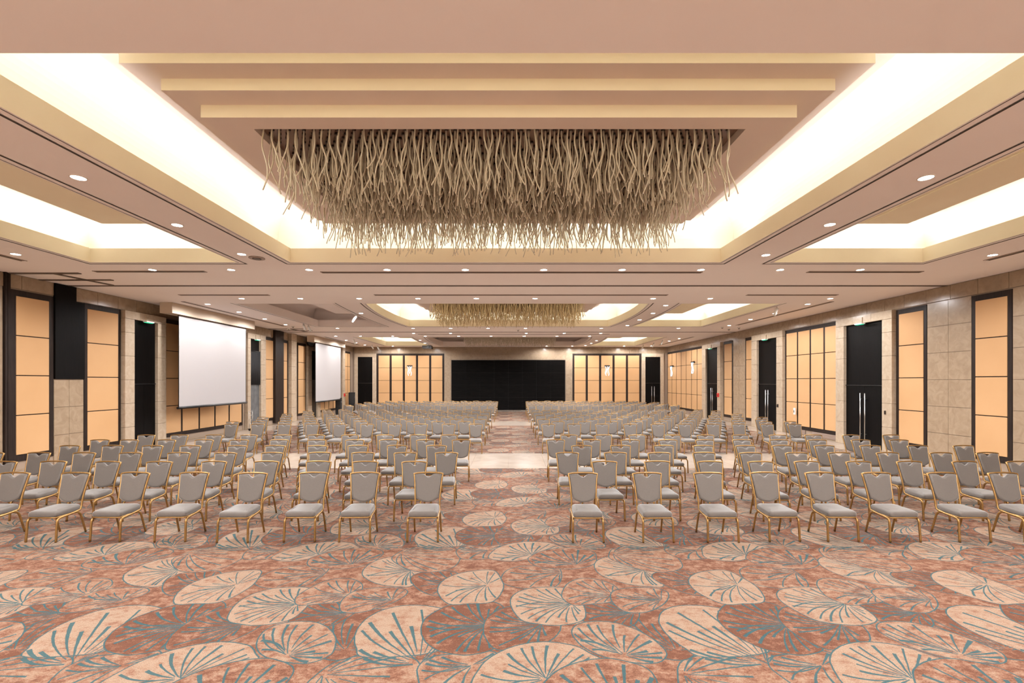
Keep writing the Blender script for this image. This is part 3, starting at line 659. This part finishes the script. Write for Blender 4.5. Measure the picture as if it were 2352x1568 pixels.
runs = [
 ('beside the left edge of the near chandelier cove', 'from the front', [(180, 407), (407, 516), (555, 583)]),
 ('beside the right edge of the near chandelier cove', 'from the front', [(2127, 407), (1906, 515), (1759, 585)]),
 ('beside the vent above the left wall', None, [(36, 583)]), ('beside the vent above the right wall', None, [(2280, 585)]),
 ('in the long row just beyond the near coves', 'from the left', [(x, 619) for x in (350, 531, 710, 889, 1069, 1249, 1429, 1610, 1792, 1976)]),
 ('in the row just before the second chandelier', 'from the left', [(x, 685) for x in (555, 690, 825, 960, 1094, 1229, 1500, 1631, 1907)]),
 ('above the first projection screen', 'from the front', [(477, 698), (549, 716), (608, 732), (656, 745)]),
 ('along the vent above the right doors', 'from the front', [(1855, 698), (1780, 719), (1724, 733), (1675, 747)]),
 ('beside the second chandelier cove on its left', None, [(829, 719)]),
 ('beside the second chandelier cove on its right', 'from the front', [(1529, 701), (1500, 719), (1469, 734), (1441, 747)]),
 ('in the row just beyond the second chandelier', 'from the left', [(x, 753.5) for x in (775, 949, 1035, 1121, 1207, 1381, 1558)]),
 ('in the row beyond the far partition track', 'from the left', [(x, 765) for x in (950, 1035, 1209, 1296, 1380)]),
 ('in the row just before the farthest chandelier', 'from the left', [(x, 771.5) for x in (771, 828, 902, 977, 1053, 1128, 1204, 1279, 1354)]),
 ('above the second projection screen', 'from the front', [(795, 781), (818, 787), (838, 792)]),
 ('above the farthest right panels', 'from the front', [(1560, 777), (1537, 783), (1496, 794)]),
 ('left of the farthest chandelier', 'from the front', [(965, 781), (976, 788), (989, 793)]),
 ('right of the farthest chandelier', 'from the front', [(1370, 782), (1358, 788), (1345, 793)]),
 ('in the last row above the far wall', 'from the left', [(x, 795.7) for x in (907, 1254, 1312, 1429)]),
]
for ph, frm, pts in runs:
    for i, p in enumerate(pts):
        x, y = ceil_at(*p)
        downlight(x, min(y, YF-1.0), 'bright round downlight '+ph+((', %s %s' % (ORD[i], frm)) if frm else ''))
for y, nm in ((2.0, 'in the soffit just in front of the near coves'), (-.4, 'in the soffit above the camera'), (-2.3, 'in the soffit behind the camera')):  # added rows out of view, put in to brighten the near end
    for i in range(8): downlight(-9.6+i*2.75, y, 'added unseen fill downlight '+nm+', '+ORD[i]+' from the left')
for i, y in enumerate((3.2,)):  # added lamps outside the frame that lift the near soffit
    for X, sd in ((-10.3, 'left'), (10.1, 'right'), (-5.5, 'inner left'), (5.25, 'inner right')):
        if i == 0 or abs(X) > 8: downlight(X, y-.5*i, 'added unseen fill downlight by the near %s cove, %s one from the front' % (sd, ORD[i]))

# track spotlights, smoke detectors, round speaker
def spothead(px, py, label, tilt):
    x, y = ceil_at(px, py)
    y = min(y, YF-.6)
    t = thing('track_spotlight', label, 'spotlight', (x, y, CZ))
    bm = bmesh.new(); tube(bm, [(0, 0, 0), (0, 0, -.07)], .02, 8); link('stem', mesh_of('stem', bm, M['white']), t)
    bm = bmesh.new(); tube(bm, [(0, 0, -.07), (tilt*.14, -.08, -.32)], .05, 12); link('lamp_head', mesh_of('lamp_head', bm, M['white']), t)
for i, (p, tl, lb) in enumerate([((697, 742), 1, 'white spotlight hanging at the unlit left cove corner, left one'), ((708, 745), 1, 'white spotlight hanging at the unlit left cove corner, right one'),
        ((818, 722), -1, 'white spotlight on the rail of the unlit left cove'), ((1785, 704), -1, 'white spotlight beside the second right cove'),
        ((812, 778), 1, 'white spotlight left of the farthest left cove, first from the front'), ((854, 791), 1, 'white spotlight left of the farthest left cove, second from the front'), ((867, 793), 1, 'white spotlight left of the farthest left cove, third from the front'),
        ((1522, 780), -1, 'white spotlight right of the farthest right cove, first from the front'), ((1502, 786), -1, 'white spotlight right of the farthest right cove, second from the front'), ((1478, 791), -1, 'white spotlight right of the farthest right cove, third from the front')]): spothead(*p, lb, tl)
def disc(px, py, r, h, mat, name, label, cat):
    x, y = ceil_at(px, py); t = thing(name, label, cat, (x, y, CZ))
    bm = bmesh.new(); tube(bm, [(0, 0, 0), (0, 0, -h*.6)], r, 16); link('base_disc', mesh_of('base_disc', bm, M[mat]), t)
    bm = bmesh.new(); tube(bm, [(0, 0, -h*.6), (0, 0, -h)], r*.55, 16); link('sensor_cap', mesh_of('sensor_cap', bm, M['vent']), t)
disc(590, 592, .16, .03, 'grille', 'round_ceiling_speaker', 'round ceiling speaker grille near the left corner of the near cove', 'speaker')
for px, py, lb in ((663, 754, 'small ceiling detector above the service doorway'), (673, 749, 'small ceiling detector by the first screen end'), (1674, 755, 'small ceiling detector beyond the second right cove'), (1659, 751, 'small ceiling detector near the second right cove corner'), (1697, 752, 'small ceiling detector above the third right doorway'), (1190, 757, 'small ceiling detector behind the second chandelier')):
    disc(px, py, .07, .07, 'white', 'smoke_detector', lb, 'smoke detector')

# sconces
def sconce(wall, u, v, label):
    loc = {'r': (XR-.095, u, v), 'f': (u, YF-.095, v)}[wall]
    t = thing('wall_sconce', label, 'wall lamp', loc, rz=0 if wall == 'f' else -math.pi/2)
    boxo('wall_plate', M['cap'], t, -.2, .2, -.04, 0, -.06, .06, bevel=.006); boxo('bracket', M['cap'], t, -.20, .20, -.14, -.04, -.03, .05, bevel=.006)
    rnd = random.Random(int(u*10))
    for k in (-.13, 0, .13):
        bm = bmesh.new(); P = [(k+.035*math.sin(i*.9+k*9)-(k*.25)*i/9, -.10-.02*math.sin(i*.8), .02-.085*i) for i in range(10)]
        if k == 0: P = P[:8]
        tube(bm, catmull(P, 3), .017, 8); link('glass_tube', mesh_of('glass_tube', bm, M['sconce']), t)
    ld = bpy.data.lights.new('sconce_glow', 'POINT'); ld.energy = 6; ld.color = (.95, .9, .85); ld.shadow_soft_size = .12
    o = bpy.data.objects.new('sconce_glow', ld); COL.objects.link(o); o.parent = t; o.location = (0, -.28, -.2)
sconce('f', uf(942), 3.42, 'glowing blue white wavy glass sconce on the left far wall panels')
sconce('f', uf(1393.5), 3.42, 'glowing blue white wavy glass sconce on the right far wall panels')
sconce('r', ur(1548), 3.36, 'glowing glass sconce on the right wall, farther one')
sconce('r', ur(1597), 3.50, 'glowing glass sconce on the right wall, nearer one')

# small wall fittings
def fitting(name, label, cat, wall, u, v, du, dv, mat, w0=.0, w1=.06, part='cover'):
    loc = Vector({'r': (XR, u, v), 'l': (XL, u, v), 'f': (u, YF, v)}[wall]); t = thing(name, label, cat, loc)
    for nm, mt, b in ((part, mat, (u-du, u+du, v-dv, v+dv, w0, w1)), ('button', 'black', (u-du*.4, u+du*.4, v-dv*.4, v+dv*.3, w1, w1+.008))):
        o = wobj(nm, wall, M[mt], t, *b, bevel=.003); o.data.transform(Matrix.Translation(-loc))
fitting('fire_alarm', 'red fire alarm box beside the third right doorway', 'fire alarm', 'r', ur(1656), 1.45, .09, .11, 'red', .15, .21)
fitting('fire_alarm', 'small red fire alarm box on marble past the second screen', 'fire alarm', 'l', 33.65, 1.25, .09, .11, 'red', .15, .21)
fitting('light_switch', 'small dark light switch on marble beside the nearest right doorway', 'switch', 'r', ur(2044), 1.25, .03, .06, 'cap', .15, .17)
fitting('light_switch', 'small dark control panel beside the second right doorway', 'switch', 'r', ur(1794), 1.15, .06, .07, 'cap', .15, .17)
fitting('wall_phone', 'small white handset hanging on the dark mullion of wide right panel unit', 'phone', 'r', ur(1832), .98, .05, .14, 'white', .10, .15, part='handset')

# wall speaker, floor speakers, projector, trolley
t = thing('wall_speaker', 'black round loudspeaker bracketed high on left wall before the second screen', 'speaker', (XL+.02, ul(704), 4.55))
boxo('bracket', M['black'], t, 0, .25, -.03, .03, -.03, .05)
bm = bmesh.new(); tube(bm, [(.18, .12, 0), (.34, -.16, -.05)], [.13, .17], 14); link('cabinet', mesh_of('cabinet', bm, M['blackcloth']), t)
bm = bmesh.new(); tube(bm, [(.342, -.163, -.05), (.35, -.175, -.052)], .15, 14); link('cone', mesh_of('cone', bm, M['black']), t)
def floor_speaker(x, y, hgt, wd_, label, rz):
    t = thing('floor_speaker', label, 'speaker', (x, y, 0), rz)
    boxo('cabinet', M['blackcloth'], t, -wd_/2, wd_/2, -.2, .2, .04, hgt, bevel=.02); boxo('plinth', M['black'], t, -wd_/2+.02, wd_/2-.02, -.18, .18, 0, .04)
    boxo('front_grille', M['black'], t, -wd_/2+.03, wd_/2-.03, -.215, -.2, hgt*.45, hgt-.06); boxo('handle', M['greymetal'], t, wd_/2, wd_/2+.02, -.06, .06, hgt*.7, hgt*.8)
floor_speaker((808-CX)*34.2/F, 34.2, 1.42, .42, 'tall black floor speaker standing in the far left corner', .2)
floor_speaker((778-CX)*31.4/F, 31.4, 1.12, .34, 'black floor speaker standing under the end of the second screen', .1)
x, y = ceil_at(982, 787)
t = thing('ceiling_projector', 'grey projector hung from the ceiling left of the farthest chandelier', 'projector', (x, y, CZ))
boxo('body', M['greymetal'], t, -.32, .32, -.3, .3, -.42, -.2, bevel=.02); bm = bmesh.new(); tube(bm, [(0, 0, -.2), (0, 0, 0)], .03, 8); link('pole', mesh_of('pole', bm, M['white']), t)
bm = bmesh.new(); tube(bm, [(.1, -.3, -.3), (.1, -.38, -.3)], .07, 12); link('lens', mesh_of('lens', bm, M['black']), t)
xx, yy = XL+.45, 21.1
t = thing('folding_trolley', 'black folding wire trolley standing in the left service doorway', 'trolley', (xx, yy, 0), math.pi/2)
bm = bmesh.new()
for s in (-.14, .14): tube(bm, [(s, 0, .12), (s, .02, .9)], .012, 6)
for zz in (.3, .5, .7, .88): tube(bm, [(-.14, .01, zz), (.14, .01, zz)], .009, 6)
link('wire_frame', mesh_of('wire_frame', bm, M['steel']), t); boxo('base_plate', M['black'], t, -.17, .17, -.25, .05, .07, .1)
for s in (-.14, .14):
    bm = bmesh.new(); tube(bm, [(s-.02, -.02, .05), (s+.02, -.02, .05)], .05, 12); link('wheel', mesh_of('wheel', bm, M['black']), t)
t = thing('door_drape', 'black cloth drape half covering the top of the left service doorway', 'curtain', (XL+.10, ul(581), 2.2))
bm = bmesh.new(); n = 26; a0, a1 = ul(569)-ul(581)+.02, ul(593)-ul(581)-.02
fr_, bk = [], []
for i in range(n+1):
    yy_ = a0+(a1-a0)*i/n; xw = .02*math.sin(i*1.3)
    fr_.append((bm.verts.new((xw, yy_, -.12)), bm.verts.new((xw, yy_, 1.45)))); bk.append((bm.verts.new((xw-.012, yy_, -.12)), bm.verts.new((xw-.012, yy_, 1.45))))
for i in range(n):
    bm.faces.new((fr_[i][0], fr_[i+1][0], fr_[i+1][1], fr_[i][1])); bm.faces.new((bk[i][1], bk[i+1][1], bk[i+1][0], bk[i][0]))
    bm.faces.new((fr_[i][0], bk[i][0], bk[i+1][0], fr_[i+1][0])); bm.faces.new((fr_[i][1], fr_[i+1][1], bk[i+1][1], bk[i][1]))
link('drape_cloth', smooth(mesh_of('drape_cloth', bm, M['blackcloth'])), t)
bm = bmesh.new(); tube(bm, [(0, a0-.05, 1.47), (0, a1+.05, 1.47)], .018, 8); link('drape_rod', mesh_of('drape_rod', bm, M['black']), t)

# ------------------------------------------------------------------ chairs
def round_trap(wf, wr, yf, yr, rad, ins, n):
    """rounded trapezoid outline, front width wf at yf, rear width wr at yr"""
    C = [(-wf/2, yf), (wf/2, yf), (wr/2, yr), (-wr/2, yr)]; P = []
    for i in range(4):
        c = Vector(C[i]); a = (Vector(C[i-1])-c).normalized(); b_ = (Vector(C[(i+1) % 4])-c).normalized()
        p0, p2 = c+a*rad, c+b_*rad
        for k in range(n+1):
            t = k/n; P.append(p0*(1-t)**2+c*2*t*(1-t)+p2*t*t)
    cen = Vector((0, (yf+yr)/2)); out = []
    for p in P:
        d = p-cen; sx = 1-ins/(wf/2); sy = 1-ins/abs(yr-yf)*2; out.append((cen.x+d.x*sx, cen.y+d.y*sy))
    return out
def chair_parts(hi=True):
    n = 6 if hi else 2; tn = 8 if hi else 4; ck = 5 if hi else 2
    parts = []
    bm = bmesh.new(); rings = []
    for z, ins in ((.350, .016), (.357, .003), (.370, 0), (.408, 0), (.424, .007), (.434, .022), (.440, .060)) if hi else ((.352, .01), (.41, 0), (.43, .05)):
        rr = []
        for p in round_trap(.415, .365, -.235, .175, .05, ins, n):
            fz = .006*math.cos(p[0]*7) if z > .41 else 0
            dz = -.012 if (z > .40 and p[1] < -.15) else 0
            rr.append(bm.verts.new((p[0], p[1], z+fz+dz)))
        rings.append(rr)
    m = len(rings[0])
    for a, b_ in zip(rings, rings[1:]):
        for i in range(m): bm.faces.new((a[i], a[(i+1) % m], b_[(i+1) % m], b_[i]))
    bm.faces.new(rings[0][::-1]); bm.faces.new(rings[-1]); bmesh.ops.recalc_face_normals(bm, faces=bm.faces[:])
    parts.append(('seat', smooth(mesh_of('seat', bm, M['cloth']))))
    # back pad
    yb = lambda z: .155+(z-.40)*.27
    def outl(ins):
        P = []; k = 8 if hi else 3
        for i in range(k+1): t = -1+2*i/k; P.append((t*(.163-ins), .458+ins+.055*abs(t)**2.2))
        P.append((.177-ins, .60)); P.append((.190-ins, .74)); P.append((.203-ins, .835)); P.append((.198-ins, .852-ins))
        kk = 20 if hi else 4
        for i in range(1, kk):
            x = .19-.38*i/kk; dip = .044*math.exp(-(abs(x)/.052)**2.6)
            P.append((x*(1-ins*2), .856-ins-dip))
        P.append((-.198+ins, .852-ins)); P.append((-.203+ins, .835)); P.append((-.190+ins, .74)); P.append((-.177+ins, .60)); return P
    bm = bmesh.new(); rings = []
    for d, ins in ((-.026, .03), (-.022, .012), (-.012, .002), (.010, .002), (.018, .010)) if hi else ((-.024, .015), (.016, .004)):
        rings.append([bm.verts.new((p[0], yb(p[1])+d, p[1])) for p in outl(ins)])
    m = len(rings[0])
    for a, b_ in zip(rings, rings[1:]):
        for i in range(m): bm.faces.new((a[i], a[(i+1) % m], b_[(i+1) % m], b_[i]))
    bm.faces.new(rings[0][::-1]); bm.faces.new(rings[-1]); bmesh.ops.recalc_face_normals(bm, faces=bm.faces[:])
    me = mesh_of('backrest', bm, M['cloth'])
    for p in me.polygons: p.use_smooth = len(p.vertices) == 4
    parts.append(('backrest', me))
    bm = bmesh.new()
    half = [(.188, .115, .345), (.184, .152, .365), (.181, .172, .41), (.181, .185, .48), (.187, .212, .60), (.199, .250, .74), (.213, .275, .845)]
    L = catmull(half, ck); Rr = [Vector((-p.x, p.y, p.z)) for p in L][::-1]
    topv = [Vector((.213-.426*i/8, .281, .862+.012*(1-((i-4)/4)**2))) for i in range(9)]
    tube(bm, L[:-1]+[Vector((.216, .279, .858))]+topv[1:-1]+[Vector((-.216, .279, .858))]+Rr[1:], .0125, tn, rx=.0155)
    parts.append(('back_frame', mesh_of('back_frame', bm, M['gold'])))
    bm = bmesh.new(); P = round_trap(.40, .36, -.225, .165, .05, 0, 4 if hi else 1)
    tube(bm, [(p[0], p[1], .342) for p in P], .011, tn, closed=True)
    parts.append(('seat_frame', mesh_of('seat_frame', bm, M['gold'])))
    for s in (-1, 1):
        bm = bmesh.new(); P = catmull([(s*.187, .13, .352), (s*.194, .02, .340), (s*.203, -.13, .330), (s*.206, -.185, .322), (s*.209, -.211, .302), (s*.210, -.220, .262), (s*.2115, -.228, .15), (s*.214, -.238, .006)], ck)
        tube(bm, P, .0150, tn, rx=.0160); parts.append(('leg', mesh_of('front_leg', bm, M['gold'])))
        bm = bmesh.new(); P = catmull([(s*.189, .06, .336), (s*.190, .100, .330), (s*.191, .130, .308), (s*.192, .155, .26), (s*.196, .225, .006)], ck)
        tube(bm, P, .0135, tn, rx=.0150); parts.append(('leg', mesh_of('rear_leg', bm, M['gold'])))
    return parts
CH = chair_parts(True)
def make_chair(x, y, rz, label):
    t = thing('banquet_chair', label, 'chair', (x, y, 0), rz, 'grey banquet chairs set out in rows')
    for nm, me in CH: link(nm, me, t)
# front block: measured centres of each chair back, row by row, from the aisle outward
def fx(px, zt): return (px-CX)*zt/F
front_left = [[985, 839.5, 722, 583, 446, 309, 175, 36], [952, 841, 731, 611, 491, 370, 250, 122.6, 12], [1026, 932.6, 835, 733.7, 626.5, 519, 413, 303.6, 195, 89, -15],
              [1001.5, 911, 823, 731, 633, 546, 440, 353, 259, 162], [1060, 978.6, 893, 816.6, 728.6, 642, 551, 469, 383, 298.5, 231], [1031, 961, 884, 805, 727, 652, 573, 491, 413, 337]]
front_right = [[1338, 1486, 1625, 1757, 1883, 2012, 2161.5, 2300.5], [1389, 1510, 1630, 1744.6, 1854, 1971, 2089, 2216, 2339], [1303, 1414, 1514, 1617, 1722, 1828.5, 1927, 2039, 2160, 2268.6],
               [1336.5, 1425.8, 1525, 1614.5, 1711.5, 1797, 1893.6, 1998, 2108, 2212.5], [1276.5, 1359, 1446, 1534, 1618, 1702.5, 1788, 1874.5, 1975, 2062], [1306, 1386, 1464, 1543, 1619.6, 1700, 1785, 1867, 1953.5, 2046.6]]
rj = random.Random(5)
def rowname(k): return ORD[k]
for side, rows_ in (('left', front_left), ('right', front_right)):
    for k, r in enumerate(rows_):
        zt = 6.97+.975*k
        for j, px in enumerate(r):
            x = fx(px, zt)
            if abs(x) > 10.9: continue
            make_chair(x, zt-.28+rj.uniform(-.02, .02), rj.uniform(-.035, .035), 'grey gold-framed banquet chair, front block %s of aisle, %s row, %s seat from aisle' % (side, rowname(k), ORD[j]))
for k in range(9):
    zt = 14.82+.95*k
    for side, s in (('left', -1), ('right', 1)):
        st = {(-1, 0): 1.17, (-1, 1): 1.63, (1, 0): 1.13, (1, 1): 1.60}[(s, k % 2)]
        for j in range(10):
            x = s*(st+.872*j+(0 if s < 0 else .006*j))+rj.uniform(-.03, .03)
            make_chair(x, zt-.28+rj.uniform(-.03, .03), rj.uniform(-.05, .05), 'grey gold-framed banquet chair, middle block %s of aisle, %s row, %s seat from aisle' % (side, rowname(k), ORD[j]))
# farthest block: past the three hundred largest, joined
LO = chair_parts(False)
V, Fc, MI, off = [], [], [], 0
base = []
for nm, me in LO:
    vs = [v.co.copy() for v in me.vertices]; base.append((vs, [tuple(p.vertices) for p in me.polygons], 0 if nm in ('seat', 'backrest') else 1))
for k in range(8):
    zt = 25.75+.92*k
    for s in (-1, 1):
        st = {(-1, 0): 1.17, (-1, 1): 1.63, (1, 0): 1.13, (1, 1): 1.60}[(s, k % 2)]
        for j in range(10 if k < 6 else 9):
            a = rj.uniform(-.05, .05); ca, sa = math.cos(a), math.sin(a); X, Y = s*(st+.872*j), zt-.28
            for vs, fs, mi in base:
                V += [(X+v.x*ca-v.y*sa, Y+v.x*sa+v.y*ca, v.z) for v in vs]; Fc += [tuple(i+off for i in f) for f in fs]; MI += [mi]*len(fs); off += len(vs)
me = bpy.data.meshes.new('distant_chairs'); me.from_pydata(V, [], Fc); me.materials.append(M['cloth']); me.materials.append(M['gold'])
me.polygons.foreach_set('material_index', MI); me.update()
tag(link('distant_chairs', me), 'farthest block of small grey gold-framed banquet chairs before the far wall', 'chair', 'grey banquet chairs set out in rows', 'stuff')
